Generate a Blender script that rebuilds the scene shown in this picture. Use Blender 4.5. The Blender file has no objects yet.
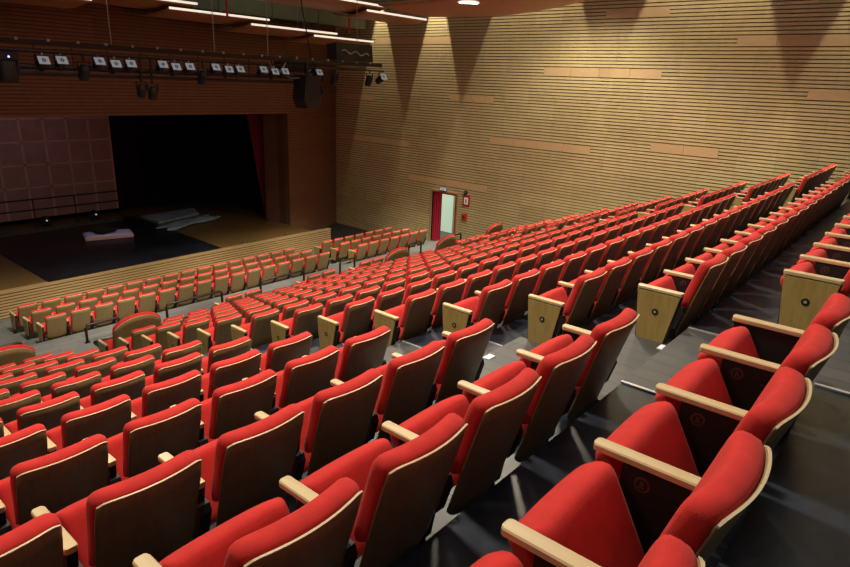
import bpy, math, random
from mathutils import Vector, Matrix
random.seed(7)
sc = bpy.context.scene
C = sc.collection
PI = math.pi

# ------------------------------------------------------------------ materials
def newmat(name):
    m = bpy.data.materials.new(name); m.use_nodes = True
    nt = m.node_tree; b = nt.nodes['Principled BSDF']
    return m, nt, b
def plain(name, col, rough=.6, metal=0., spec=.5, noise=0., nscale=20., bump=0., bscale=200., sheen=0., emit=None, es=0.):
    m, nt, b = newmat(name)
    b.inputs['Base Color'].default_value = (*col, 1)
    b.inputs['Roughness'].default_value = rough
    b.inputs['Metallic'].default_value = metal
    b.inputs['Specular IOR Level'].default_value = spec
    if sheen: b.inputs['Sheen Weight'].default_value = sheen; b.inputs['Sheen Roughness'].default_value = .5
    if emit: b.inputs['Emission Color'].default_value = (*emit, 1); b.inputs['Emission Strength'].default_value = es
    tc = nt.nodes.new('ShaderNodeTexCoord')
    if noise:
        n = nt.nodes.new('ShaderNodeTexNoise'); n.inputs['Scale'].default_value = nscale; n.inputs['Detail'].default_value = 4
        nt.links.new(tc.outputs['Object'], n.inputs['Vector'])
        r = nt.nodes.new('ShaderNodeValToRGB')
        r.color_ramp.elements[0].position = .3; r.color_ramp.elements[1].position = .7
        r.color_ramp.elements[0].color = (*[c*(1-noise) for c in col], 1)
        r.color_ramp.elements[1].color = (*[min(1, c*(1+noise)) for c in col], 1)
        nt.links.new(n.outputs['Fac'], r.inputs['Fac']); nt.links.new(r.outputs['Color'], b.inputs['Base Color'])
    if bump:
        n = nt.nodes.new('ShaderNodeTexNoise'); n.inputs['Scale'].default_value = bscale
        nt.links.new(tc.outputs['Object'], n.inputs['Vector'])
        bp = nt.nodes.new('ShaderNodeBump'); bp.inputs['Strength'].default_value = bump; bp.inputs['Distance'].default_value = .005
        nt.links.new(n.outputs['Fac'], bp.inputs['Height']); nt.links.new(bp.outputs['Normal'], b.inputs['Normal'])
    return m
def wood(name, c1, c2, rough=.45, scale=(1, 12, 12), coat=0.):
    m, nt, b = newmat(name)
    tc = nt.nodes.new('ShaderNodeTexCoord'); mp = nt.nodes.new('ShaderNodeMapping'); mp.inputs['Scale'].default_value = scale
    n = nt.nodes.new('ShaderNodeTexNoise'); n.inputs['Scale'].default_value = 3; n.inputs['Detail'].default_value = 6; n.inputs['Distortion'].default_value = .6
    r = nt.nodes.new('ShaderNodeValToRGB')
    r.color_ramp.elements[0].position = .32; r.color_ramp.elements[1].position = .68
    r.color_ramp.elements[0].color = (*c1, 1); r.color_ramp.elements[1].color = (*c2, 1)
    nt.links.new(tc.outputs['Object'], mp.inputs['Vector']); nt.links.new(mp.outputs['Vector'], n.inputs['Vector'])
    nt.links.new(n.outputs['Fac'], r.inputs['Fac']); nt.links.new(r.outputs['Color'], b.inputs['Base Color'])
    b.inputs['Roughness'].default_value = rough
    if coat: b.inputs['Coat Weight'].default_value = coat; b.inputs['Coat Roughness'].default_value = .25
    return m
def planks(name, c1, c2, mortar, w, h, rough=.5, rot=0., gap=.012, noise=.35):
    """long boards in the XY plane"""
    m, nt, b = newmat(name)
    tc = nt.nodes.new('ShaderNodeTexCoord'); mp = nt.nodes.new('ShaderNodeMapping'); mp.inputs['Rotation'].default_value = (0, 0, rot)
    br = nt.nodes.new('ShaderNodeTexBrick'); br.inputs['Scale'].default_value = 1
    br.inputs['Brick Width'].default_value = w; br.inputs['Row Height'].default_value = h; br.inputs['Mortar Size'].default_value = gap
    br.inputs['Color1'].default_value = (*c1, 1); br.inputs['Color2'].default_value = (*c2, 1); br.inputs['Mortar'].default_value = (*mortar, 1)
    n = nt.nodes.new('ShaderNodeTexNoise'); n.inputs['Scale'].default_value = 6; n.inputs['Detail'].default_value = 5
    mx = nt.nodes.new('ShaderNodeMix'); mx.data_type = 'RGBA'; mx.blend_type = 'MULTIPLY'; mx.inputs[0].default_value = noise
    nt.links.new(tc.outputs['Object'], mp.inputs['Vector']); nt.links.new(mp.outputs['Vector'], br.inputs['Vector']); nt.links.new(tc.outputs['Object'], n.inputs['Vector'])
    nt.links.new(br.outputs['Color'], mx.inputs[6]); nt.links.new(n.outputs['Fac'], mx.inputs[7]); nt.links.new(mx.outputs[2], b.inputs['Base Color'])
    b.inputs['Roughness'].default_value = rough
    return m
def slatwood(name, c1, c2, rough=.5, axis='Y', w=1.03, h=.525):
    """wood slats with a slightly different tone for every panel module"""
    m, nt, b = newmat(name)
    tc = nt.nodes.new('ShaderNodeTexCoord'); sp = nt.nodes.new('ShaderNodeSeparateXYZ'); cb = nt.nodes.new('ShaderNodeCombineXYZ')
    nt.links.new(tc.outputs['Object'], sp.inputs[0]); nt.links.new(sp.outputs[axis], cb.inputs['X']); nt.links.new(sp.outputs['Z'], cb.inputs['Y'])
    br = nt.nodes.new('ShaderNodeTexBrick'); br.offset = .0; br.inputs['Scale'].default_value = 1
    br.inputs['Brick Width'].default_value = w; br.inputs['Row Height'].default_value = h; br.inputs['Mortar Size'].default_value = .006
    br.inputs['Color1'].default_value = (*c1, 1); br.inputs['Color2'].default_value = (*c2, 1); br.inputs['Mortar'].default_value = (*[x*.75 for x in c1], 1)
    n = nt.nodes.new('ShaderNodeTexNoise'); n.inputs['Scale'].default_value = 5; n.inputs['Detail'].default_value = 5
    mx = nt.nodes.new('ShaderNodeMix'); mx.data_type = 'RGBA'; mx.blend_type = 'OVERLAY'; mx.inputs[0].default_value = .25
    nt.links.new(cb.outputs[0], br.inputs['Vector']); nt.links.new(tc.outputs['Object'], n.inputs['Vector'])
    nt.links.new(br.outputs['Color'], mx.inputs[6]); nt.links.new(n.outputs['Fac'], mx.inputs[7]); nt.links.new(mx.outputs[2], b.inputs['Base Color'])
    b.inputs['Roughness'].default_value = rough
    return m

M = dict(
 red=plain('red_fabric', (.60, .030, .026), .85, spec=.25, noise=.1, nscale=14, bump=.25, bscale=420, sheen=.08),
 veneer=wood('walnut_veneer', (.185, .128, .052), (.235, .165, .070), .42, (14, 14, 1.2)),
 edge=plain('pale_edge', (.72, .58, .38), .45),
 arm=wood('pale_beech', (.56, .43, .23), (.68, .54, .31), .4, (12, 1.2, 12), .2),
 panel=wood('oak_panel', (.36, .25, .075), (.46, .33, .115), .42, (10, 10, 1.5)),
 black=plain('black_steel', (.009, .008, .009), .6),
 medal=plain('medallion', (.10, .035, .035), .5),
 medal_l=plain('medallion_mark', (.42, .34, .26), .5),
 carpet=plain('tier_floor', (.021, .029, .047), .36, noise=.45, nscale=9, bump=.15, bscale=90),
 riser=plain('riser', (.03, .033, .04), .6),
 step=planks('stair_planks', (.105, .107, .108), (.08, .082, .084), (.03, .03, .03), 1.3, .16, .5, PI/2, .004),
 aisle=planks('aisle_planks', (.20, .212, .215), (.155, .168, .172), (.07, .07, .07), 1.4, .19, .5, 0, .006),
 nosing=plain('metal_nosing', (.7, .72, .75), .35, .6),
 marker=plain('white_marker', (.85, .87, .9), .4, emit=(.9, .95, 1), es=.35),
 slat=slatwood('slat_wood', (.74, .63, .34), (.64, .54, .285)),
 slatback=plain('slat_gap', (.20, .14, .07), .8),
 board=wood('acoustic_board', (.66, .48, .25), (.72, .54, .30), .5, (1.5, 1.5, 10)),
 pros=slatwood('stage_slats_dimlit', (.235, .112, .06), (.20, .092, .048), axis='X', w=2.1),  # same wood as the side wall, dim red-brown light put into the colour
 prosback=plain('stage_slat_gap', (.11, .05, .026), .8),
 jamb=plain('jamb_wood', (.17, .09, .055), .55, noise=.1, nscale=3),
 stagefloor=planks('stage_floor', (.20, .122, .045), (.17, .105, .035), (.2, .12, .05), 2.4, .12, .35, 0, .003),
 apron=wood('apron_slats', (.34, .235, .105), (.42, .30, .145), .5, (1, 12, 12)),
 mat=plain('dance_mat', (.008, .010, .018), .42, noise=.4, nscale=1.2),
 blackcloth=plain('black_drape', (.006, .006, .007), .95),
 redcloth=plain('red_drape', (.15, .008, .012), .85),
 doorcloth=plain('door_drape', (.45, .012, .045), .8),
 ceil=plain('dark_void', (.03, .028, .024), .9),
 cloud=wood('ceiling_panel_wood', (.40, .18, .08), (.47, .22, .10), .45, (1, 6, 6)),
 strip=plain('light_strip', (.9, .85, .72), .5, emit=(1, .9, .74), es=.85),
 lamp=plain('lamp_face', (1, 1, 1), .5, emit=(1, .97, .9), es=5),
 truss=plain('truss_pipe', (.03, .022, .02), .4, .5),
 silver=plain('silver_clamp', (.45, .43, .42), .35, .8),
 frost=plain('filter_frame', (.50, .60, .68), .4, emit=(.6, .75, .9), es=.12),
 box=plain('speaker_black', (.012, .012, .013), .6),
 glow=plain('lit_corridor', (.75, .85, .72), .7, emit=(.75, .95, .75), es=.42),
 frame=plain('door_frame', (.40, .28, .14), .5),
 redframe=plain('red_frame', (.42, .015, .03), .5),
 white=plain('white_sign', (.85, .87, .88), .5, emit=(1, 1, 1), es=.15),
 blue=plain('blue_sign', (.03, .12, .2), .5),
 signred=plain('sign_red', (.5, .04, .02), .5),
 tile=None,
 wcloth=plain('pale_cloth', (.25, .38, .48), .8, noise=.3, nscale=3),
 mattress=plain('mattress_cover', (.55, .50, .80), .8),
 mattress_side=plain('mattress_side', (.70, .42, .42), .8),
 screenc=plain('backdrop_cloth', (.38, .25, .26), .9, noise=.12, nscale=2),
 screenl=plain('backdrop_seam', (.60, .42, .39), .9),
 duct=plain('duct_green', (.20, .24, .16), .6),
 redpipe=plain('red_pipe', (.6, .03, .02), .5),
 greypipe=plain('grey_rod', (.35, .35, .34), .5, .4),
 bluel=plain('blue_led', (.1, .1, .6), .5, emit=(.35, .4, 1), es=3),
)

# ------------------------------------------------------------------ geometry helpers: every g_* returns (verts, faces)
def g_box(x0, x1, y0, y1, z0, z1):
    v = [(x, y, z) for x in (x0, x1) for y in (y0, y1) for z in (z0, z1)]
    f = [(0, 1, 3, 2), (4, 6, 7, 5), (0, 4, 5, 1), (2, 3, 7, 6), (0, 2, 6, 4), (1, 5, 7, 3)]
    return v, f
def g_prism_x(poly, x0, x1):
    """poly in (y, z), extruded along x"""
    n = len(poly); v = [(x0, y, z) for y, z in poly]+[(x1, y, z) for y, z in poly]
    a = sum(poly[i][0]*poly[(i+1) % n][1]-poly[(i+1) % n][0]*poly[i][1] for i in range(n))
    f = [tuple(range(n))[::-1], tuple(range(n, 2*n))]+[(i, (i+1) % n, n+(i+1) % n, n+i) for i in range(n)]
    if a < 0: f = [q[::-1] for q in f]
    return v, f
def g_prism_z(poly, z0, z1):
    n = len(poly); v = [(x, y, z0) for x, y in poly]+[(x, y, z1) for x, y in poly]
    a = sum(poly[i][0]*poly[(i+1) % n][1]-poly[(i+1) % n][0]*poly[i][1] for i in range(n))
    f = [tuple(range(n))[::-1], tuple(range(n, 2*n))]+[(i, (i+1) % n, n+(i+1) % n, n+i) for i in range(n)]
    if a < 0: f = [q[::-1] for q in f]
    return v, f
def g_tube(pts, r, n=8, cap=True):
    pts = [Vector(p) for p in pts]; v = []; f = []
    up = Vector((0, 0, 1))
    for i, p in enumerate(pts):
        d = (pts[min(i+1, len(pts)-1)]-pts[max(i-1, 0)]).normalized()
        a = d.cross(up) if abs(d.dot(up)) < .95 else d.cross(Vector((1, 0, 0)))
        a.normalize(); b = d.cross(a).normalized()
        rr = r[i] if isinstance(r, (list, tuple)) else r
        for k in range(n):
            t = 2*PI*k/n; q = p+a*math.cos(t)*rr+b*math.sin(t)*rr; v.append(tuple(q))
    for i in range(len(pts)-1):
        for k in range(n):
            f.append((i*n+k, i*n+(k+1) % n, (i+1)*n+(k+1) % n, (i+1)*n+k))
    if cap:
        f.append(tuple(range(n))[::-1]); m = (len(pts)-1)*n; f.append(tuple(range(m, m+n)))
    return v, f
def g_disc_x(x, y, z, r, t, n=16):
    return g_tube([(x, y, z), (x-t, y, z)], r, n)
def g_pillow(fn, nu, nv, T, e=8, et=None):
    """closed padded slab; fn(u,v)->(point, normal); u,v in [-1,1]; T thickness"""
    et = et or e
    def samp(n):
        return [math.sin((i/n*2-1)*PI/2) for i in range(n+1)]
    U, V = samp(nu), samp(nv)
    front = []; back = []; v = []; f = []; idx = {}
    for i, uu in enumerate(U):
        for j, vv in enumerate(V):
            P, N = fn(uu, vv); P = Vector(P); N = Vector(N).normalized()
            t = T/2*(max(0, 1-abs(uu)**e)**.34)*(max(0, 1-abs(vv)**et)**.34)
            edge = i in (0, nu) or j in (0, nv)
            idx[(i, j, 0)] = len(v); v.append(tuple(P+N*t))
            if edge: idx[(i, j, 1)] = idx[(i, j, 0)]
            else: idx[(i, j, 1)] = len(v); v.append(tuple(P-N*t))
    for i in range(nu):
        for j in range(nv):
            f.append((idx[i, j, 0], idx[i+1, j, 0], idx[i+1, j+1, 0], idx[i, j+1, 0]))
            q = (idx[i, j, 1], idx[i, j+1, 1], idx[i+1, j+1, 1], idx[i+1, j, 1])
            if len(set(q)) > 2 and set(q) != set(f[-1]): f.append(q)
    return v, f
def g_sheet(fn, nu, nv, T):
    """thin curved board with square edges; fn(u,v)->(point, normal), thickness T along normal"""
    v = []; f = []
    for s in (0, 1):
        for i in range(nu+1):
            for j in range(nv+1):
                P, N = fn(i/nu*2-1, j/nv*2-1); v.append(tuple(Vector(P)+Vector(N).normalized()*T*s))
    o = (nu+1)*(nv+1); a = lambda i, j, s: s*o+i*(nv+1)+j
    for i in range(nu):
        for j in range(nv):
            f.append((a(i, j, 1), a(i+1, j, 1), a(i+1, j+1, 1), a(i, j+1, 1))); f.append((a(i, j, 0), a(i, j+1, 0), a(i+1, j+1, 0), a(i+1, j, 0)))
    for i in range(nu):
        f.append((a(i, 0, 0), a(i+1, 0, 0), a(i+1, 0, 1), a(i, 0, 1))); f.append((a(i, nv, 0), a(i, nv, 1), a(i+1, nv, 1), a(i+1, nv, 0)))
    for j in range(nv):
        f.append((a(0, j, 0), a(0, j, 1), a(0, j+1, 1), a(0, j+1, 0))); f.append((a(nu, j, 0), a(nu, j+1, 0), a(nu, j+1, 1), a(nu, j, 1)))
    return v, f
def shift(g, d):
    return [(x+d[0], y+d[1], z+d[2]) for x, y, z in g[0]], g[1]
def mesh(name, parts, smooth=False):
    """parts: list of (geom, material[, smooth])"""
    me = bpy.data.meshes.new(name); V = []; F = []; MI = []; SM = []; mats = []
    for p in parts:
        g, m = p[0], p[1]; s = p[2] if len(p) > 2 else smooth
        if m not in mats: mats.append(m)
        o = len(V); V += g[0]; F += [tuple(k+o for k in q) for q in g[1]]
        MI += [mats.index(m)]*len(g[1]); SM += [s]*len(g[1])
    me.from_pydata(V, [], F)
    for m in mats: me.materials.append(m)
    me.polygons.foreach_set('material_index', MI); me.polygons.foreach_set('use_smooth', SM); me.update()
    return me
def link(name, me, parent=None, loc=None):
    o = bpy.data.objects.new(name, me); C.objects.link(o)
    if parent: o.parent = parent
    if loc: o.location = loc
    return o
def part(name, gs, mat, parent=None, smooth=False, loc=None):
    if isinstance(gs, tuple): gs = [gs]
    return link(name, mesh(name, [(g, mat, smooth) for g in gs]), parent, loc)
def tag(o, label=None, cat=None, group=None, kind=None):
    if label: o['label'] = label
    if cat: o['category'] = cat
    if group: o['group'] = group
    if kind: o['kind'] = kind
    return o
def empty(name, loc, rz=0):
    o = bpy.data.objects.new(name, None); o.empty_display_size = .1; C.objects.link(o); o.location = loc; o.rotation_euler = (0, 0, rz); return o
def struct(name, gs, mat, label=None, cat=None, smooth=False):
    o = part(name, gs, mat, smooth=smooth); o['kind'] = 'structure'
    if label: tag(o, label, cat)
    return o
ORD = ['', 'first', 'second', 'third', 'fourth', 'fifth', 'sixth', 'seventh', 'eighth', 'ninth', 'tenth', 'eleventh', 'twelfth', 'thirteenth',
       'fourteenth', 'fifteenth', 'sixteenth', 'seventeenth', 'eighteenth', 'nineteenth', 'twentieth', 'twenty-first', 'twenty-second', 'twenty-third', 'twenty-fourth']

# ------------------------------------------------------------------ camera
CAM = Vector((-4.7315, -0.6909, 1.1195)); FPX = 617.94
RX = Vector((0.64369, -0.76423, 0.04009)); UP = Vector((0.21228, 0.22864, 0.95009)); FW = Vector((0.73525, 0.60305, -0.30940))
cd = bpy.data.cameras.new('camera'); cam = bpy.data.objects.new('camera', cd); C.objects.link(cam)
cam.matrix_world = Matrix(((RX.x, UP.x, -FW.x, CAM.x), (RX.y, UP.y, -FW.y, CAM.y), (RX.z, UP.z, -FW.z, CAM.z), (0, 0, 0, 1)))
cd.sensor_fit = 'HORIZONTAL'; cd.sensor_width = 36; cd.lens = FPX/850*36; cd.clip_start = .05; cd.clip_end = 200
sc.camera = cam
def proj(p):     # only used to decide which seats the picture can see
    v = Vector(p)-CAM; z = v.dot(FW)
    if z < .15: return None
    return (425+FPX*v.dot(RX)/z, 283.5-FPX*v.dot(UP)/z, z)

# ------------------------------------------------------------------ layout
S, D = .56, .97525
def armz(k): return -(.3371*k+.000554*k*k)
def lev(k): return armz(k)-.6
def ry(k): return k*D
GAP = 1.26; XA, XB, XW = 0., 8.96, 15.4
XB2 = XB+GAP; XE = XB2+7*S
ZC = -5.35          # cross aisle / front seating floor
ZS = -4.83          # stage floor
YS = 18.38          # stage front
YP = 20.03          # proscenium plane

# ------------------------------------------------------------------ seat geometry (origin: floor below the left arm's front end; +y to the stage)
def back_fn(W, z0, z1, x0, arch=0., dy=0., cr=.0, br=.0):
    """cr: how far the upper corners are rounded off (metres), br: the lower ones"""
    def fn(u, v):
        t = (v+1)/2
        zt = z1+arch*(1-abs(u)**2.4)
        lo = z0+br*abs(u)**4
        z = lo+(zt-cr*abs(u)**12-lo)*t
        hw = W/2*(.955+.045*t)-cr*.4*t**14
        y = -.288-.187*((z-.2)/.65)-.036*(1-u*u)*(.55+.45*t)+dy
        return (x0+u*hw, y, z), (-.16*u, .96, .27)
    return fn
def seat_fn(W, x0):
    y0, z0, y1, z1 = -.205, .225, -.020, .556
    def fn(u, v):
        t = (v+1)/2
        z = z0+(z1-z0-.008*abs(u)**6)*t; y = y0+(y1-y0)*t
        hw = W/2*(1-.04*(1-t)-.008*t**10)
        y += .008*(1-u*u)
        return (x0+u*hw, y, z), (0, -.85, .53)
    return fn
ARM = [(.002, .585), (-.004, .600), (-.39, .600), (-.395, .594), (-.395, .572), (-.39, .567), (.0, .567), (.003, .573)]
def g_arm(x):
    # flat beech rest with softened long edges
    w = .028; c = .005; prof = [(-w+c, .572), (w-c, .572), (w, .577), (w, .595), (w-c, .600), (-w+c, .600), (-w, .595), (-w, .577)]
    v = []; f = []; n = 8
    ys = [(.004, .55), (.0, .85), (-.008, 1), (-.335, 1), (-.345, .85), (-.348, .55)]
    for y, s in ys:
        for px, pz in prof: v.append((x+px*s, y, pz))
    for i in range(len(ys)-1):
        for k in range(n): f.append((i*n+k, (i+1)*n+k, (i+1)*n+(k+1) % n, i*n+(k+1) % n))
    f.append(tuple(range(n))); m = (len(ys)-1)*n; f.append(tuple(range(m, m+n))[::-1])
    return v, f
PANEL = [(-.003, .566), (-.335, .566), (-.258, .165), (-.045, .165)]
def g_support(x, f=0.):
    return [g_prism_x([(-.008-f, .567), (-.345, .567), (-.275, .14), (-.035-f*.6, .14)], x-.021, x+.021),
            g_prism_x([(-.06, .15), (-.24, .15), (-.26, .0), (-.04, .0)], x-.02, x+.02)]
def g_bracket(x, hw=.045):
    return g_prism_x([(-.27, .50), (-.36, .49), (-.375, .45), (-.335, .31), (-.25, .31)], x-hw, x+hw)

SEATMESH = {}
def get(key, build):
    if key not in SEATMESH: SEATMESH[key] = build()
    return SEATMESH[key]
def lod(l): return {2: (14, 14), 1: (8, 8), 0: (6, 6)}[l]
def seat_parts(kind, l, left_end, right_end):
    """list of (name, [(geom, mat, smooth)...], [children])"""
    nu, nv = lod(l); zz = .09 if kind == 'wide' else 0
    if kind == 'wide': W, x0, arch, w = .99, S+.035, .20, 2*S
    else: W, x0, arch, w = .455, S/2, 0., S
    out = []
    cf = back_fn(W+.012, .47, .856+zz*1.4, x0, arch, .031, .022)
    out.append(('backrest', [(g_pillow(cf, nu+4, nv+2, .092, 12, 12), M['red'], True)], []))
    sf = back_fn(W-.004, .185, .834+zz, x0, arch, -.022, .018, .07)
    ef = back_fn(W, .185, .838+zz, x0, arch, -.0235, .018, .07)
    def trim(u, v): return ef(u*.99, .991+.009*v)
    kids = [('veneer_edge', [(g_sheet(trim, nu+6, 1, .007), M['edge'], False)])]
    out.append(('back_shell', [(g_sheet(sf, nu+6, 8, .008), M['veneer'], True)], kids))
    out.append(('seat_cushion', [(g_pillow(seat_fn(W+.018, S if kind == 'wide' else x0), nu+4, nv+2, .147, 24, 12), M['red'], True)], []))
    return out
def side_parts(x, end, l):
    """arm, its support, and the panel/medallion; end: -1 wood face to -x, +1 wood face to +x, 0 plain"""
    out = [('armrest', [(g_arm(x), M['arm'], False)], [])]
    sup = [(g, M['black'], False) for g in g_support(x, 0 if end else .095)]+[(g_bracket(x, .019 if end else .030), M['black'], False)]
    kids = []
    sgn = -1 if end <= 0 else 1
    if end:
        out.append(('support', sup, []))
        px = x+sgn*.021; pk = []
        if l >= 1:
            pk = [('medallion', [(g_disc_x(px+sgn*.008, -.165, .41, .026, -sgn*.004), M['black'], False), (g_disc_x(px+sgn*.0125, -.165, .41, .011, -sgn*.001, 10), M['medal_l'], False)])]
        out.append(('side_panel', [(g_prism_x(PANEL, min(px, px+sgn*.009), max(px, px+sgn*.009)), M['panel'], False)], pk))
    else:
        if l >= 2:
            kids = [('medallion', [(g_disc_x(x-.022, -.175, .520, .027, .003, 20), M['medal'], False), (g_disc_x(x-.0255, -.175, .520, .019, .001, 16), M['black'], False),
                                   (g_box(x-.0285, x-.0265, -.185, -.165, .509, .514), M['medal'], False), (g_box(x-.0285, x-.0265, -.181, -.169, .517, .532), M['medal'], False)])]
        out.append(('support', sup, kids))
    return out
def make_seat(kind, l, le, re, loc):
    root = empty('wide_seat' if kind == 'wide' else 'theatre_seat', loc)
    specs = get((kind, l, le, re), lambda: [(n, mesh(n, p), [(cn, mesh(cn, cp)) for cn, cp in ch]) for n, p, ch in
            seat_parts(kind, l, le, re)+side_parts(0, le, l)+(side_parts(2*S if kind == 'wide' else S, re, l) if re else [])])
    for n, me, ch in specs:
        o = link(n, me, root)
        for cn, cm in ch: link(cn, cm, o)
    return root

# ------------------------------------------------------------------ collect every seat of the hall that the view can show
seats = []   # (kind, left_end, right_end, loc, label, group)
def add(kind, le, re, x, y, z, label, group):
    w = 2*S if kind == 'wide' else S
    a = proj((x+w/2, y-.2, z+.9)); b = proj((x+w/2, y-.2, z))
    if a is None: return
    mar = 55 if a[2] > 3 else 160
    if not (-mar < a[0] < 850+mar and -20 < a[1] < 567+mar): return
    size = FPX*.87/a[2]
    seats.append((size, kind, le, re, (x, y, z), label, group))
for k in range(0, 13):
    z, y = lev(k), ry(k)
    rown = ORD[13-k]
    if k == 12:
        add('wide', -1, 0, XA, y, z, 'double-width red seat with arched back at the near end of the central block front row', 'wide arched seats')
        for i in range(2, 14): add('std', 0, 0, XA+i*S, y, z, f'red folding seat, {ORD[i+1]} place right of near stair, first row up from cross aisle', 'central block seats')
        add('wide', 0, 1, XA+14*S, y, z, 'double-width red seat with arched back at the far end of the central block front row', 'wide arched seats')
        add('wide', -1, 0, XB2, y, z, 'double-width red seat with arched back just in front of the open side door', 'wide arched seats')
        for i in range(2, 5): add('std', 0, 0, XB2+i*S, y, z, f'red folding seat, {ORD[i+1]} place beyond far stair, first row up from cross aisle', 'wall block seats')
        add('wide', 0, 1, XB2+5*S, y, z, 'double-width red seat with arched back against the slatted wall, right of the door', 'wide arched seats')
        add('wide', 0, 1, XA-GAP-2*S, y, z, 'double-width red seat with arched back at the left edge of the picture', 'wide arched seats')
        for i in range(2, 4): add('std', 0, 0, XA-GAP-(i+1)*S, y, z, f'red folding seat, {ORD[i+1]} place left of near stair, first row up from cross aisle', 'left block seats')
        continue
    for i in range(16):
        where = 'first right of the near stair' if i == 0 else ('last before the far stair' if i == 15 else f'{ORD[i+1]} right of the near stair')
        add('std', -1 if i == 0 else 0, 1 if i == 15 else 0, XA+i*S, y, z, f'red folding seat, {where}, {rown} row up from cross aisle', 'central block seats')
    for i in range(7):
        where = f'{ORD[i+1]} beyond the far stair'
        add('std', -1 if i == 0 else 0, 1 if i == 6 else 0, XB2+i*S, y, z, f'red folding seat, {where}, {rown} row up from cross aisle', 'wall block seats')
    for i in range(12):
        where = f'{ORD[i+1]} left of the near stair'
        add('std', 0, 1 if i == 0 else 0, XA-GAP-(i+1)*S, y, z, f'red folding seat, {where}, {rown} row up from cross aisle', 'left block seats')
# pairs of seats on the landing below the front row
LZ = -5.07
for n, (x, w) in enumerate([(3.36, 'left'), (5.98, 'middle'), (8.04, 'right')]):
    for j in range(2):
        add('std', -1 if j == 0 else 0, 1 if j else 0, x+j*S, 12.88, LZ, f'{"right" if j else "left"} seat of the {w} pair standing between the low rails', 'paired seats between the rails')
# front block: three rows in front of the stage
for r_, (y, az) in enumerate([(15.22, -4.75), (16.16, -4.87), (17.12, -4.99)]):
    rn = ['nearest', 'middle', 'farthest'][r_]
    for i in range(16):
        add('std', -1 if i == 0 else 0, 1 if i == 15 else 0, XA+i*S, y, az-.6, f'tan seat back, {ORD[i+1]} from left, {rn} of the three rows before the stage', 'seats before the stage')
    for i in range(7):
        add('std', -1 if i == 0 else 0, 1 if i == 6 else 0, XB2+i*S, y, az-.6, f'tan seat back, {ORD[i+1]} past the gap, {rn} of three rows before the stage', 'seats right of the stage')
seats.sort(key=lambda s: -s[0])
n_std = 0; rest = []
for size, kind, le, re, loc, label, group in seats:
    if kind == 'std':
        n_std += 1
        if n_std > 300: rest.append((kind, le, re, loc)); continue
    l = 2 if size > 90 else (1 if size > 38 else 0)
    o = make_seat(kind, l, le, re, loc)
    tag(o, label, 'seat', group)
if rest:
    allp = []
    for kind, le, re, loc in rest:
        for n, p, ch in seat_parts(kind, 0, le, re)+side_parts(0, le, 0)+(side_parts(S, re, 0) if re else []):
            for q in p+[z for c in ch for z in c[1]]: allp.append((shift(q[0], loc), q[1], q[2]))
    o = link('theatre_seating', mesh('theatre_seating', allp)); tag(o, 'the smallest, farthest red folding seats filling the rest of the rows', 'seats', kind='stuff')
print('SEATS', n_std, 'rest', len(rest))

# ------------------------------------------------------------------ floor: tiers, landing, cross aisle
XL = -13.
gs = []
for k in range(-5, 13):
    y0, y1 = ry(k)-.43, ry(k)+.545
    gs.append(g_box(XL, XW, y0, y1, lev(k)-1.2, lev(k)))
struct('floor', gs, M['carpet'], 'dark glossy stepped floor under the seat rows', 'floor')
y12 = ry(12)+.545
struct('floor_landing', [g_box(XL, XW, y12, 14.0, LZ-.8, LZ)], M['aisle'], 'grey landing below the front row of the main seating', 'floor')
struct('floor_aisle', [g_box(XL, XW, 14.0, 14.76, ZC-.5, LZ-.03), g_box(XL, XW, 14.76, 15.75, ZC-.5, ZC), g_box(XL, XW, 15.75, 16.7, ZC-.5, ZC-.12), g_box(XL, XW, 16.7, 18.45, ZC-.6, ZC-.24)], M['aisle'], 'grey plank cross aisle between main seating and front rows', 'floor')
struct('floor_side', g_box(XL, XW, 18.45, 26., ZC-.6, ZC-.24), M['black'], 'dark floor beside the stage at the foot of the wall', 'floor')
for n, (x0, x1, lab) in enumerate([(-GAP, 0, 'grey plank stair running down between left and central blocks'), (XB, XB2, 'grey plank stair running down between central and wall blocks'), (XE+.06, XW, 'narrow stair along the slatted side wall')]):
    g = []; nz = []
    for k in range(-3, 13):
        zz = lev(k)
        g.append(g_box(x0, x1, ry(k)-.43, ry(k)+.055, zz+.001, zz+.168))
        g.append(g_box(x0, x1, ry(k)+.055, ry(k)+.55, zz-.001, zz+.006))
        nz.append(g_box(x0+.02, x1-.02, ry(k)+.53, ry(k)+.555, zz+.004, zz+.010))
    o = struct('stair_'+['near', 'far', 'side'][n], g, M['step'], lab, 'stair')
    if n < 2:
        e = []
        for k in range(-2, 13):
            for xx in (x0, x1): e.append(g_box(xx-.012, xx+.012, ry(k)+.08, ry(k)+.55, lev(k)+.002, lev(k)+.012))
        part('nosing', e, M['nosing'], o)
# step markers
def marker(x, y, z, lab):
    o = empty('step_marker', (x, y, z)); part('base', g_box(-.05, .05, -.032, .032, 0, .006), M['nosing'], o)
    part('lens', g_box(-.045, .045, -.027, .027, .006, .010), M['marker'], o); tag(o, lab, 'marker', 'step markers')
marker(-.12, .68, lev(1)+.168, 'small white square marker on the near stair beside the second row panel')
marker(-.05, -.40, lev(0)+.168, 'small white square marker on the stair at the right edge')
marker(-.60, 1.95, lev(2)+.168, 'small white square marker on the near stair behind the left block seat')

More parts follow.
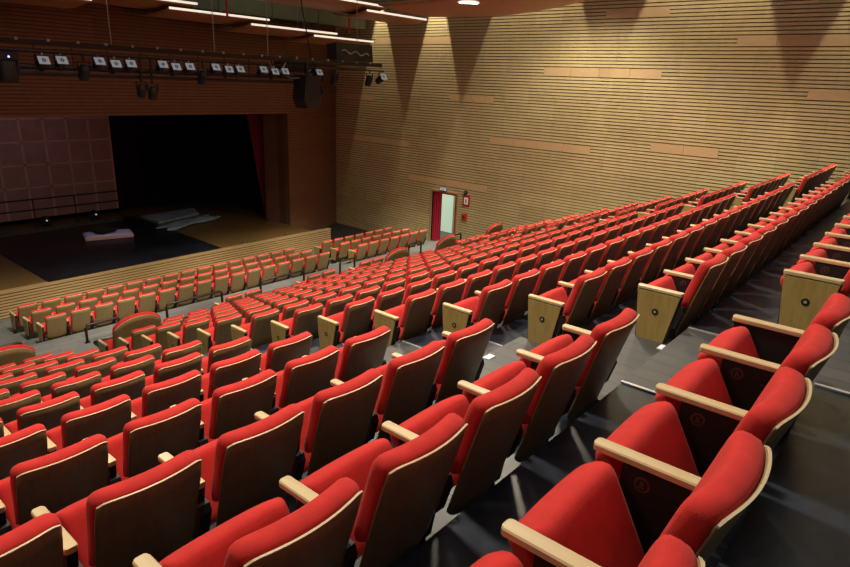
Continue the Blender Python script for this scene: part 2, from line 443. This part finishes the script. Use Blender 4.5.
# ------------------------------------------------------------------ right wall: horizontal slats, pale boards, door opening
P_ = .105
DY0, DY1, DZ0, DZ1 = 14.30, 15.62, ZC, -3.18
boards = [(8.79, 6.74, 3.27), (4.70, 0.58, 2.46), (19.05, 15.0, 2.52), (10.83, 6.71, 1.52), (2.66, -1.45, 1.05), (14.95, 12.84, .46), (21.1, 19.05, .25),
          (12.9, 8.76, -.98), (6.72, 4.65, -.67), (21.3, 16.98, -1.53), (16.97, 12.88, -2.95)]
slats = []; zb = -7.0; zt = 8.8
boards = [(a, b, zb+round((z-zb)/P_)*P_) for a, b, z in boards]
nn = int((zt-zb)/P_)
for i in range(nn):
    z0 = zb+i*P_; z1 = z0+.074
    cuts = []
    for (a, b, z) in boards:
        if z1 > z+.01 and z0 < z+3*P_-.04: cuts.append((min(a, b), max(a, b)))
    if z1 > DZ0-.1 and z0 < DZ1+.06: cuts.append((DY0-.06, DY1+.06))
    cuts.sort(); y = -8.
    for a, b in cuts+[(22.2, 22.2)]:
        if a > y: slats.append(g_box(XW-.035, XW+.01, y, a, z0, z1))
        y = max(y, b)
wr = struct('wall_right', slats, M['slat'], 'tall side wall clad in horizontal wood slats with pale boards', 'wall')
part('wall_backing', [g_box(XW, XW+.2, -8, DY0, zb, zt), g_box(XW, XW+.2, 22.2, 30, zb, zt), g_box(XW, XW+.2, DY1, 22.2, zb, zt), g_box(XW, XW+.2, DY0, DY1, DZ1, zt), g_box(XW, XW+.2, DY0, DY1, zb, DZ0)], M['slatback'], wr)
for a, b, z in boards:
    y0, y1 = min(a, b), max(a, b); n = max(1, round((y1-y0)/1.03))
    part('acoustic_board', [g_box(XW-.036, XW+.01, y0+(y1-y0)*q/n+.004, y0+(y1-y0)*(q+1)/n-.004, z, z+3*P_-.031) for q in range(n)], M['board'], wr)
# door
d = empty('door_1', (XW, DY0, DZ0)); tag(d, 'open doorway with red curtain and lit corridor in the slatted wall', 'door', kind='structure')
H = DZ1-DZ0; Wd = DY1-DY0
part('frame', [g_box(-.05, .2, -.06, 0, 0, H+.06), g_box(-.05, .2, Wd, Wd+.06, 0, H+.06), g_box(-.05, .2, 0, Wd, H, H+.06)], M['frame'], d)
part('inner_frame', [g_box(-.02, .22, .0, .10, 0, H-.02), g_box(-.02, .22, .1, Wd-.02, H-.07, H-.0)], M['redframe'], d)
cor = empty('corridor', (XW+.2, DY0, DZ0)); tag(cor, 'pale green lit corridor seen through the open side door', 'corridor', kind='structure')
part('corridor_back', g_box(1.6, 1.7, -1.0, Wd+2, -.1, H+.4), M['glow'], cor)
part('corridor_side', [g_box(.02, 1.7, -1.1, -1.0, -.1, H+.4), g_box(.02, 1.7, Wd+2, Wd+2.1, -.1, H+.4), g_box(.02, 1.7, -1, Wd+2, H+.4, H+.5)], M['glow'], cor)
part('corridor_floor', g_box(.0, 1.7, -1, Wd+2, -.1, 0), M['aisle'], cor)
part('corridor_pillar', [g_box(1.0, 1.2, .55, .62, 0, H+.4), g_box(.9, 1.0, .98, 1.02, 0, H+.4)], M['slat'], cor)
def curtain(name, pts, z0, z1, amp, wl, mat, label, cat='curtain', n=None, flare=0.):
    """pleated drape along the polyline from pts[0] to pts[1]; z1 may be a function of t"""
    (xa, ya), (xb, yb) = pts; L = math.hypot(xb-xa, yb-ya); n = n or int(L/wl*8)
    tx, ty = (xb-xa)/L, (yb-ya)/L; v = []; f = []
    rows = 6
    for j in range(rows+1):
        h = j/rows
        for i in range(n+1):
            t = i/n; s = t*L; a = amp*math.sin(2*PI*s/wl+.6*math.sin(s*3))*(1-.3*h)
            zz = z0+(z1-z0)*h
            tt = s*(1-flare*(1-h))
            v.append((xa+tx*tt-ty*a, ya+ty*tt+tx*a, zz))
    for j in range(rows):
        for i in range(n):
            q = j*(n+1)+i; f.append((q, q+1, q+n+2, q+n+1))
    o = part(name, (v, f), mat, smooth=True); tag(o, label, cat); return o
curtain('curtain', [(XW+.06, DY1-.02), (XW+.06, DY1-.50)], DZ0+.02, DZ1-.03, .03, .13, M['doorcloth'], 'crimson pleated curtain drawn to the left side of the doorway')
def sign(name, y0, y1, z0, z1, inner, outer, label, cat='sign'):
    o = empty(name, (XW-.04, (y0+y1)/2, z0)); w = (y1-y0)/2; h = z1-z0
    part('plate', g_box(-.03, 0, -w, w, 0, h), outer, o); part('face', inner[0], inner[1], o); tag(o, label, cat); return o
o = sign('exit_sign', 14.82, 15.20, -3.16, -2.98, (g_box(-.034, -.03, -.17, .17, .06, .17), M['white']), M['blue'], 'small white and blue lit exit sign above the door')
part('pictogram', [g_box(-.037, -.034, -.03, .0, .08, .14), g_box(-.037, -.034, .03, .10, .095, .115)], M['blue'], o)
o = sign('fire_sign', 13.64, 13.98, -3.58, -3.14, (g_box(-.034, -.03, -.09, .09, .09, .36), M['white']), M['signred'], 'red framed white fire hose sign on the wall beside the door')
part('pictogram', [g_box(-.037, -.034, -.03, .03, .13, .30)], M['signred'], o)
o = empty('alarm_bell', (XW-.04, 13.84, -3.02)); part('housing', g_tube([(0, 0, 0), (-.08, 0, 0)], .075, 16), M['black'], o); part('button', g_tube([(-.08, 0, 0), (-.1, 0, 0)], .03, 12), M['silver'], o)
tag(o, 'small round black wall device above the red fire sign', 'device')
o = empty('fire_call_point', (XW-.04, 13.84, -4.15)); part('housing', g_box(-.09, 0, -.11, .11, 0, .26), M['signred'], o)
part('button', g_tube([(-.09, .0, .13), (-.10, 0, .13)], .045, 12), M['black'], o); tag(o, 'small red fire call box low on the wall beside the door', 'device')

# ------------------------------------------------------------------ stage end
pw = []
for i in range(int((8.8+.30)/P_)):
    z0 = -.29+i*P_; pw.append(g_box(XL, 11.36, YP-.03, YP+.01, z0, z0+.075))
wf = struct('wall_front', pw, M['pros'], 'slatted wall above the stage opening, dim reddish light put into its colour', 'wall')
part('lintel', g_box(XL, 11.36, YP, YP+1.1, -.29, 8.8), M['prosback'], wf)
# wing wall from the opening to the side wall
ax, ay, bx_, by_ = 11.36, YP, XW, 21.6
L = math.hypot(bx_-ax, by_-ay); ca, sa = (bx_-ax)/L, (by_-ay)/L
def along(s, o, z): return (ax+ca*s-sa*o, ay+sa*s+ca*o, z)
def wingbox(s0, s1, o0, o1, z0, z1):
    v = [along(s, o, z) for s in (s0, s1) for o in (o0, o1) for z in (z0, z1)]
    return v, g_box(0, 1, 0, 1, 0, 1)[1]
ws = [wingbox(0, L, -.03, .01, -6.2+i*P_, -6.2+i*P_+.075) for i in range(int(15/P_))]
ww = struct('wall_wing', ws, M['pros'], 'slatted wall panel right of the stage opening, dim light put into its colour', 'wall')
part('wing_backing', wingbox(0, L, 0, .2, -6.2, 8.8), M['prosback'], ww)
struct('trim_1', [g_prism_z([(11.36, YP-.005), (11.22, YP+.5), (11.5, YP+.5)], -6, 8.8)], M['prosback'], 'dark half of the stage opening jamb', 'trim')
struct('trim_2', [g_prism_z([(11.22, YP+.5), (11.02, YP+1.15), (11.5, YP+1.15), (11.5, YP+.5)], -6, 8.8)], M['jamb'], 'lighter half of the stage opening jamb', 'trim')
# stage floor and slatted front
struct('floor_stage', [g_box(XL, 11.3, YS, 30., ZS-.12, ZS), g_box(11.3, 15.4, 21.8, 30., ZS-.12, ZS)], M['stagefloor'], 'honey coloured wooden stage floor', 'stage floor')
ap = [g_box(XL, 12.15, YS-.03, YS+.02, ZS-.01-.085*(i+1)+.034, ZS-.01-.085*i) for i in range(10)]
sf = struct('trim_stage_front', ap, M['apron'], 'horizontal wood slats facing the front of the stage', 'stage front')
part('apron_backing', [g_box(XL, 12.15, YS, YS+.12, -6.1, ZS-.015)], M['prosback'], sf)
part('apron_cap', [g_box(XL, 12.15, YS-.04, YS+.14, ZS-.012, ZS+.012)], M['apron'], sf)
# stage house
struct('wall_stage_back', g_box(XL, 16, 29.5, 29.7, ZS-.1, 9), M['blackcloth'], 'black rear wall of the stage', 'wall')
struct('wall_stage_side', g_box(15.4, 15.6, 21.6, 29.7, -6, 9), M['blackcloth'], 'black side wall of the stage house', 'wall')
curtain('stage_drape', [(7.25, 26.9), (15.3, 26.9)], ZS+.02, 4., .07, .45, M['blackcloth'], 'wide black drape across the back right of the stage')
curtain('wing_drape', [(11.9, 21.6), (11.6, 26.6)], ZS+.02, 3.5, .06, .4, M['blackcloth'], 'black side drape at the right wing of the stage')
curtain('stage_curtain', [(11.45, 21.45), (10.35, 21.5)], ZS+.02, .4, .035, .17, M['redcloth'], 'dark red stage curtain gathered at the right of the opening', flare=.75)
# gridded backdrop
bd = empty('backdrop', (-4., 26.5, -4.62)); tag(bd, 'large dusty pink backdrop with a pale square grid at left of stage', 'backdrop')
part('cloth', g_box(0, 11.15, 0, .03, 0, 7), M['screenc'], bd)
part('seam', [g_box(x, x+.08, -.006, 0, 0, 7) for x in [11.1-.83*i for i in range(14)]]+[g_box(0, 11.15, -.006, 0, z, z+.07) for z in [.3+.87*i for i in range(8)]], M['screenl'], bd)
rl = empty('barre_rail', (-4., 25.6, ZS)); tag(rl, 'low black two-bar rail standing in front of the pink backdrop', 'rail')
part('bar', g_tube([(0, 0, 1.12), (11.0, 0, 1.12)], .03), M['black'], rl); part('bar', g_tube([(0, 0, .72), (11.0, 0, .72)], .03), M['black'], rl)
for x in (1, 3.2, 5.4, 7.6, 9.1, 10.9): part('post', g_tube([(x, 0, 0), (x, 0, 1.12)], .025), M['black'], rl)
for n, x in enumerate((4.0, 5.85)):
    o = empty('floor_spotlight', (x, 25.75, ZS)); part('base', g_box(-.16, .16, -.12, .12, 0, .05), M['black'], o)
    part('body', g_tube([(0, .12, .28), (0, -.12, .24)], [.12, .15], 14), M['black'], o); part('lens', g_tube([(0, -.12, .24), (0, -.125, .239)], .035, 12), M['marker'], o)
    part('yoke', [g_box(-.17, -.15, -.02, .02, .05, .28), g_box(.15, .17, -.02, .02, .05, .28)], M['black'], o)
    tag(o, ['left floor spotlight below the pink backdrop', 'right floor spotlight below the pink backdrop'][n], 'spotlight', 'stage floor lights')
o = part('dance_mat', g_prism_z([(1.42, YS+.06), (7.15, YS+.12), (7.3, 25.4), (-.5, 25.6), (-.5, 23.2), (1.42, 22.6)], ZS+.001, ZS+.012), M['mat']); tag(o, 'large black dance mat covering the centre of the stage', 'mat')
o = part('floor_cloth', g_prism_z([(-3.5, 24.75), (6.6, 25.0), (6.6, 25.5), (-3.5, 25.3)], ZS+.013, ZS+.03), plain('grey_strip', (.09, .10, .09), .7)); tag(o, 'long grey cloth strip on the stage below the backdrop', 'cloth')
mt = empty('mattress', (4.95, 22.55, ZS+.013), -.28); tag(mt, 'pale lilac mattress lying on the black dance mat', 'mattress')
part('cover', g_pillow(lambda u, v: ((u*.82, v*.42, .10), (0, 0, 1)), 12, 8, .16, 10), M['mattress'], mt, True)
part('side', [g_box(-.80, .80, -.425, -.40, .02, .13)], M['mattress_side'], mt)
def blob(seed, rx, ry_, h, n=18):
    rnd = random.Random(seed)
    ph = [rnd.uniform(0, 6) for _ in range(4)]
    def fn(u, v):
        w = 1+.18*math.sin(3*u+ph[0])+.14*math.sin(5*v+ph[1])
        return (u*rx*w, v*ry_*(1+.2*math.sin(2*u+ph[2])), h*.5*(1+.3*math.sin(4*u+ph[3])*math.cos(3*v))), (0, 0, 1)
    return g_pillow(fn, n, n, h, 2.5)
o = part('crumpled_cloth', blob(3, .42, .24, .16), M['blackcloth'], smooth=True, loc=(4.85, 22.55, ZS+.19)); tag(o, 'crumpled black cloth lying on the lilac mattress', 'cloth')
o = part('fabric_roll', g_prism_z([(7.35, 24.9), (9.9, 25.1), (9.5, 24.0), (7.35, 23.4)], ZS+.013, ZS+.10), M['wcloth']); tag(o, 'flat pale blue-grey sheet, rear one right of the mat', 'cloth', 'pale sheets on the stage')
o = part('fabric_roll', blob(5, 1.25, .42, .14), M['wcloth'], smooth=True, loc=(8.35, 22.7, ZS+.012)); o.rotation_euler.z = .32; tag(o, 'bunched pale blue-grey sheet, front one right of the mat', 'cloth', 'pale sheets on the stage')
for n, (x, y) in enumerate([(10.2, 18.75), (8.2, 18.7)]):
    o = empty('floor_socket', (x, y, ZS)); part('plate', g_box(-.09, .09, -.05, .05, 0, .01), M['black'], o); part('lid', g_box(-.05, .05, -.03, .03, .01, .03), M['slatback'], o)
    tag(o, ['small black floor socket near the right end of the stage', 'small black floor socket at the right corner of the dance mat'][n], 'socket', 'floor sockets')

# ------------------------------------------------------------------ other room surfaces
struct('ceiling', g_box(XL, XW+.2, -8, 30, 8.8, 9.0), M['ceil'], 'dark ceiling void above the wooden panels', 'ceiling')
struct('wall_left', g_box(XL-.2, XL, -8, 30, -7, 9), M['slat'], 'wood wall at the left, out of view', 'wall')
struct('wall_back', g_box(XL, XW, -5.5, -5.3, -7, 9), M['slat'], 'wood wall behind the camera', 'wall')

# suspended wooden ceiling panels with lit near edges
def cloud(x0, x1, y0, y1, z, tilt, sag, label, strip=True, round_=False):
    o = empty('ceiling_panel', ((x0+x1)/2, y0, z)); hx = (x1-x0)/2; dy = y1-y0
    def fn(u, v):
        t = (v+1)/2; hw = hx
        if round_: hw = hx*(1-.10*(2*t-1)**2)
        return (u*hw, dy*t, tilt*t-sag*math.sin(PI*t)+(.10*u*u if round_ else 0)), (0, 0, 1)
    part('board', g_sheet(fn, 16, 10, .05), M['cloud'], o, True)
    if strip: part('light_strip', g_box(-hx, hx, -.03, .0, -.005, .055), M['strip'], o)
    for sx in (-.6, .6): part('hanger', g_tube([(sx*hx, dy*.5, .05), (sx*hx, dy*.5, 8.8-z)], .012, 6), M['greypipe'], o)
    tag(o, label, 'ceiling panel', 'suspended wooden ceiling panels')
cloud(10.59, 13.54, 17.4, 19.9, 2.50, -.05, .12, 'wooden ceiling panel with lit edge, far row, nearest the slatted wall')
cloud(7.93, 11.58, 17.3, 19.9, 2.63, -.05, .12, 'wooden ceiling panel with lit edge, far row, second from the slatted wall')
cloud(5.24, 8.70, 17.4, 19.9, 2.83, -.05, .12, 'wooden ceiling panel with lit edge, far row, third from the slatted wall')
cloud(2.3, 6.08, 17.3, 19.9, 3.02, -.05, .12, 'wooden ceiling panel with lit edge, far row, fourth from the slatted wall')
cloud(-1.2, 3.10, 17.4, 19.9, 2.80, -.05, .12, 'wooden ceiling panel with lit edge, far row, at top left')
cloud(11.20, 14.30, 15.4, 17.1, 3.31, -.05, .12, 'wooden ceiling panel with lit edge, middle row, nearest the slatted wall')
cloud(7.2, 12.20, 15.4, 17.2, 3.52, -.15, .12, 'wooden ceiling panel with lit edge, middle row, second from the slatted wall')
cloud(2.6, 7.9, 15.4, 17.2, 3.7, -.15, .12, 'wooden ceiling panel, middle row, farthest from the slatted wall')
cloud(8.0, 11.3, 7.2, 11.9, 3.2, -.28, .12, 'curved orange-brown wooden ceiling panel holding a bright downlight', False, True)
o = empty('downlight', (8.55, 9.2, 3.02)); part('ring', g_tube([(0, 0, -.01), (0, 0, .06)], .27, 24), M['strip'], o); part('lens', g_tube([(0, 0, -.02), (0, 0, -.008)], .23, 24), M['lamp'], o)
tag(o, 'bright round downlight set in the curved ceiling panel', 'light')
# services in the void above
o = part('duct', [g_box(4, 15.2, 19.5, 19.95, 3.15, 3.75)]+[g_box(x, x+.06, 19.46, 19.99, 3.1, 3.8) for x in (6, 8.2, 10.4, 12.6)], M['duct']); tag(o, 'dull green air duct above the ceiling panels', 'duct')
for n, (x, y, m, lab) in enumerate([(7.05, 17.26, 'redpipe', 'thin red pipe dropping above the ceiling panels, left one'), (12.2, 17.32, 'redpipe', 'thin red pipe dropping above the ceiling panels, right one')]):
    o = part('sprinkler_pipe', g_tube([(x, y, 2.75), (x, y, 8.8)], .035, 8), M[m]); tag(o, lab, 'pipe', 'red pipes')

# ------------------------------------------------------------------ lighting rig
YT = 15.0
tr = empty('lighting_truss', (5.5, YT, 1.3)); tag(tr, 'long dark lighting truss hanging across the hall before the stage', 'truss')
x0, x1 = -3.0-5.5, 11.55-5.5
part('top_chord', g_box(x0, x1, -.03, .03, .24, .36), M['truss'], tr)
part('middle_pipe', g_tube([(x0, -.1, .12), (x1, -.1, .12)], .028, 8), M['truss'], tr)
part('lower_pipe', g_tube([(x0, 0, -.20), (2.6, 0, -.20)], .055, 8), M['truss'], tr)
part('lower_pipe', g_tube([(x0, 0, -.33), (2.6, 0, -.33)], .038, 8), M['truss'], tr)
for i in range(15): part('brace', g_tube([(x0+.6+i*.78, 0, .26), (x0+.6+i*.78, 0, -.33)], .012, 6), M['truss'], tr)
part('equipment_box', g_box(7.3-5.5, 8.7-5.5, .05, .35, -.05, .24), M['box'], tr)
for i in range(23): part('clamp', g_box(x0+.27+i*.62, x0+.33+i*.62, -.05, .05, .33, .39), M['silver'], tr)
for n, (x, zt_) in enumerate([(2.40, 3.2), (5.12, 8.8), (6.84, 8.8), (10.37, 8.8)]):
    o = part('truss_cable', g_tube([(x, YT, 1.66), (x-.02, YT, 8.8)], .012, 6), M['greypipe']); tag(o, f'thin steel cable holding the lighting truss, {ORD[n+1]} from the left', 'cable', 'truss cables')
o = part('truss_cable', g_tube([(8.43, YT, 1.66), (8.1, YT, 3.2), (7.2, YT, 8.8)], .02, 6), M['truss']); tag(o, 'black slanting cable above the hanging loudspeaker', 'cable')
def par(x, z, pale, ang, size, label, drop=.0):
    o = empty('stage_spotlight', (x, YT-.1, z)); r = .10*size
    part('clamp', [g_box(-.02, .02, -.02, .02, r*1.5, 1.42-z if 1.42-z > r*1.6 else r*1.8)], M['silver'] if pale else M['black'], o)
    part('yoke', [g_box(-r*1.25, -r*1.1, -.02, .02, -.02, r*1.6), g_box(r*1.1, r*1.25, -.02, .02, -.02, r*1.6), g_box(-r*1.25, r*1.25, -.02, .02, r*1.45, r*1.6)], M['black'], o)
    dy, dz = math.cos(ang), -math.sin(ang)
    b = part('body', g_tube([(0, -dy*r*.9, -dz*r*.9), (0, dy*.05, dz*.05), (0, dy*r*2.0, dz*r*2.0)], [r*.75, r*1.02, r*.9], 16), M['black'], o, True)
    if pale:
        f0 = Vector((0, -dy*r*.95, -dz*r*.95)); n = Vector((0, -dy, -dz)); upv = Vector((0, dz, -dy)); q = r*1.12
        def pt(a, c, h): return tuple(f0+Vector((1, 0, 0))*a*q+upv*c*q+n*h)
        v = [pt(a, c, h) for a in (-1, 1) for c in (-.82, .82) for h in (0, .012)]
        fr = part('filter_frame', (v, g_box(0, 1, 0, 1, 0, 1)[1]), M['frost'], o)
        part('lens_mark', [g_tube([tuple(f0+n*.013), tuple(f0+n*.018)], r*.42, 14)], M['blue'], fr)
        part('lens_dot', [g_tube([tuple(f0+n*.0185), tuple(f0+n*.020)], r*.2, 12)], M['silver'], fr)
    else:
        part('lens', g_tube([(0, dy*r*2.0, dz*r*2.0), (0, dy*r*2.03, dz*r*2.03)], r*.75, 14), M['silver'], o)
    tag(o, label, 'spotlight', 'spotlights on the truss')
pal = [.83, 1.20, 2.01, 2.38, 2.74, 3.54, 3.89, 4.27, 5.02, 5.42, 5.77, 6.54, 6.94, 7.30, 8.60]
for n, x in enumerate(pal):
    par(x, 1.21+.02*((n*7) % 3-1), True, .55, 1, f'black spotlight with pale square filter frame, {ORD[n+1]} pale one from the left')
par(11.45, 1.19, True, .5, 1.15, 'black spotlight with pale frame at the right end of the truss')
for n, (x, z) in enumerate([(1.68, 1.08), (4.67, 1.06), (9.32, 1.14), (10.87, 1.15)]):
    par(x, z, False, 1.1, 1.15, f'plain black spotlight among the pale ones, {ORD[n+1]} from the left')
for n, (x, z) in enumerate([(2.98, .70), (3.26, .64), (8.78, .78)]):
    par(x, z, False, 1.25, 1.05, ['small black spotlight hanging below the truss, left of a pair', 'small black spotlight hanging below the truss, right of a pair', 'small black spotlight hanging beside the loudspeaker'][n])
o = empty('moving_head_light', (.12, YT-.1, 1.1)); part('base', g_box(-.2, .2, -.15, .15, .12, .28), M['black'], o)
part('yoke', [g_box(-.24, -.2, -.04, .04, -.2, .2), g_box(.2, .24, -.04, .04, -.2, .2)], M['black'], o)
part('head', g_pillow(lambda u, v: ((u*.18, 0, v*.24-.1), (0, 1, 0)), 10, 10, .34, 4), M['black'], o, True)
part('led', g_tube([(.02, -.16, .18), (.02, -.17, .18)], .02, 8), M['bluel'], o); tag(o, 'large black moving-head light with blue glow at far left of truss', 'light')
# loudspeakers
o = empty('hanging_loudspeaker', (8.12, YT-.15, .72)); tag(o, 'black tapered loudspeaker hanging under the truss', 'loudspeaker')
hexa = [(-.25, .46), (-.33, -.24), (-.20, -.50), (.20, -.50), (.33, -.24), (.25, .46)]
v = [(x, -.28, z) for x, z in hexa]+[(x, .28, z) for x, z in hexa]
part('cabinet', (v, [tuple(range(6)), tuple(range(6, 12))[::-1]]+[(i, i+6, (i+1) % 6+6, (i+1) % 6) for i in range(6)]), M['box'], o)
part('grille', g_box(-.22, .22, -.29, -.28, -.15, .42), M['black'], o); part('bracket', g_box(-.05, .05, -.05, .05, .46, .8), M['black'], o)
o = empty('loudspeaker_box', (10.1, YT+.05, 1.66)); tag(o, 'wide black box on top of the truss near the side wall', 'loudspeaker')
part('cabinet', g_prism_x([(-.25, .02), (.25, .02), (.25, .5), (-.2, .54)], -.78, .82), M['box'], o)
wv = [(-.6+.1*i, -.27, .30+.05*math.sin(i*1.3)-.006*i) for i in range(13)]
part('cable_bundle', g_tube(wv, .022, 6), M['silver'], o); part('grille', g_box(-.7, .74, -.26, -.25, .06, .2), M['black'], o)
for n, (xa, xb, zz, lab) in enumerate([(6.75, 7.35, 1.5, 'grey cable looping between truss and pale spotlights, left loop'), (7.0, 8.3, 1.35, 'cable bundle sagging along the truss above the loudspeaker')]):
    o = part('looped_cable', g_tube([(xa+(xb-xa)*t/10, YT-.14, zz-.28*math.sin(PI*t/10)) for t in range(11)], .014, 6), M['greypipe']); tag(o, lab, 'cable')

# ------------------------------------------------------------------ low rails at the landing edge
def rail(x0, x1, y, z0, z1, label, leg=True):
    o = empty('guard_rail', (x0, y, z0)); w = x1-x0; h = z1-z0; r = .07
    top = [(0, 0, 0), (0, 0, h-r), (r*.3, 0, h-r*.3), (r, 0, h), (w-r, 0, h), (w-r*.3, 0, h-r*.3), (w, 0, h-r), (w, 0, 0)]
    part('tube', g_tube(top, .034, 8), M['truss'], o, True)
    part('base_plate', [g_box(-.06, .06, -.05, .05, 0, .012), g_box(w-.06, w+.06, -.05, .05, 0, .012)], M['black'], o)
    tag(o, label, 'rail', 'low rails along the landing edge')
rail(-2.6, -.75, 13.95, LZ, -4.64, 'low dark metal rail at the left edge of the picture')
rail(.60, 1.38, 13.95, LZ, -4.64, 'low dark metal rail left of the arched double seat')
rail(2.60, 4.22, 13.95, LZ, -4.62, 'low dark metal rail right of the arched double seat')
rail(5.50, 7.12, 13.95, LZ, -4.62, 'low dark metal rail between left and middle seat pairs')
rail(8.64, 9.30, 13.95, LZ, -4.62, 'short dark metal rail between middle and right seat pairs')
rail(12.08, 12.78, 13.95, LZ, -4.62, 'low dark metal rail nearest the open door')
rail(14.75, 15.25, 13.9, LZ, -4.70, 'low dark metal rail against the side wall by the door')
def fbox(x, y, lab):
    o = empty('floor_box', (x, y, LZ)); part('case', blob(int(x*10), .30, .18, .11, 10), M['black'], o, True); part('base', g_box(-.34, .5, -.2, .22, 0, .03), M['black'], o)
    tag(o, lab, 'case', 'black cases on the landing')
for n, (x, lab) in enumerate([(1.0, 'black case on the landing behind the rail, leftmost'), (2.3, 'black case behind the rail right of the arched double seat'), (3.0, 'black case on the landing left of the left seat pair'),
                              (6.0+1.1, 'black case on the landing beside the middle seat pair'), (9.35, 'black case behind the short rail'), (12.4, 'black case behind the rail nearest the door')]):
    fbox(x, 13.55, lab)
# handrail by the far stair
o = empty('stair_handrail', (XB2+.05, .55, lev(0)));
part('post', [g_tube([(0, .2, 0), (0, -.05, .75)], .018, 8)], M['greypipe'], o); part('base', g_tube([(0, .2, 0), (0, .2, .015)], .05, 10), M['greypipe'], o)
tag(o, 'thin grey slanting post beside the rows at the right edge', 'handrail')

# ------------------------------------------------------------------ lights
def light(kind, name, loc, target, power, col, **kw):
    ld = bpy.data.lights.new(name, kind); ld.energy = power; ld.color = col
    for k_, v_ in kw.items(): setattr(ld, k_, v_)
    o = bpy.data.objects.new(name, ld); C.objects.link(o); o.location = loc
    o.rotation_euler = (Vector(target)-Vector(loc)).to_track_quat('-Z', 'Y').to_euler(); return o
WARM = (1, .86, .66)
# wall washers
for y, z, ta, pw_ in [(18.75, 5.3, .25, 480), (15.72, 5.6, .265, 800), (11.35, 8.4, .385, 2700), (5.80, 8.4, .385, 2700), (.45, 8.4, .385, 2500)]:
    light('SPOT', 'wall_washer', (15.0, y, z), (15.1, y, z-5), pw_*2.3, (1, .84, .6), spot_size=2*math.atan(ta), spot_blend=.12, shadow_soft_size=.05)
# house lights over the seating
for x, y, p in [(-2, 3.0, 1.0), (3.5, 4.0, 1.0), (9, 4.0, .9), (-1, 8.0, .9), (4.0, 6.8, 1.0), (12.6, 8.5, .7)]:
    light('SPOT', 'house_light', (x, y, 5.6-.12*y), (x, y+.3, -4), 1250*p, WARM, spot_size=2.3, spot_blend=.6, shadow_soft_size=.3)
# over the front rows, from behind
for x in (0., 4., 8., 12.):
    light('SPOT', 'front_row_light', (x, 11.4, 2.2), (x, 15.3, -5.2), 2100, WARM, spot_size=.95, spot_blend=.6, shadow_soft_size=.15)
def area(name, loc, sx, sy, power, col, target=None):
    o = light('AREA', name, loc, target or (loc[0], loc[1], loc[2]-5), power, col); o.data.shape = 'RECTANGLE'; o.data.size = sx; o.data.size_y = sy; return o
area('ceiling_fill', (3, 3, 7.5), 14, 10, 230, (1, .92, .82))  # added broad fill over the hall, not a fixture
area('ceiling_fill', (5, 11.0, 7.0), 12, 4, 60, (1, .92, .82))  # second added fill, further towards the stage
area('rear_fill', (-6, -4.5, 5.5), 8, 2, 35, (.95, .95, 1), (2, 8, -3))  # added unseen fill behind the camera, lifts the seat shells
light('SPOT', 'backdrop_light', (1.5, 22.5, 1.5), (2.5, 26.5, -.6), 60, (1, .85, .9), spot_size=1.7, spot_blend=.8, shadow_soft_size=.3)
light('SPOT', 'mattress_light', (4.6, 21.6, .5), (4.95, 22.5, -4.8), 60, (.75, .8, 1), spot_size=.35, spot_blend=.6, shadow_soft_size=.1)
for x in (-4, -.5, 3, 6.5, 10): light('SPOT', 'stage_front_light', (x, 16.9, 2.2), (x, 18.6, -5), 190, WARM, spot_size=.36, spot_blend=.7, shadow_soft_size=.1)
light('POINT', 'void_fill', (9.5, 17.3, 5.2), (9.5, 19, 3), 18, (.95, 1, .85), shadow_soft_size=.2)  # added fill above the panels, brightens the duct and wall top
light('SPOT', 'camera_side_light', (-5.5, 2.6, 3.8), (-3.6, .6, 0), 130, WARM, spot_size=2.0, spot_blend=.8, shadow_soft_size=.3)

wd = bpy.data.worlds.new('world'); sc.world = wd; wd.use_nodes = True
wd.node_tree.nodes['Background'].inputs[0].default_value = (.5, .45, .4, 1); wd.node_tree.nodes['Background'].inputs[1].default_value = .1
sc.view_settings.view_transform = 'Standard'; sc.view_settings.look = 'None'; sc.view_settings.exposure = 0
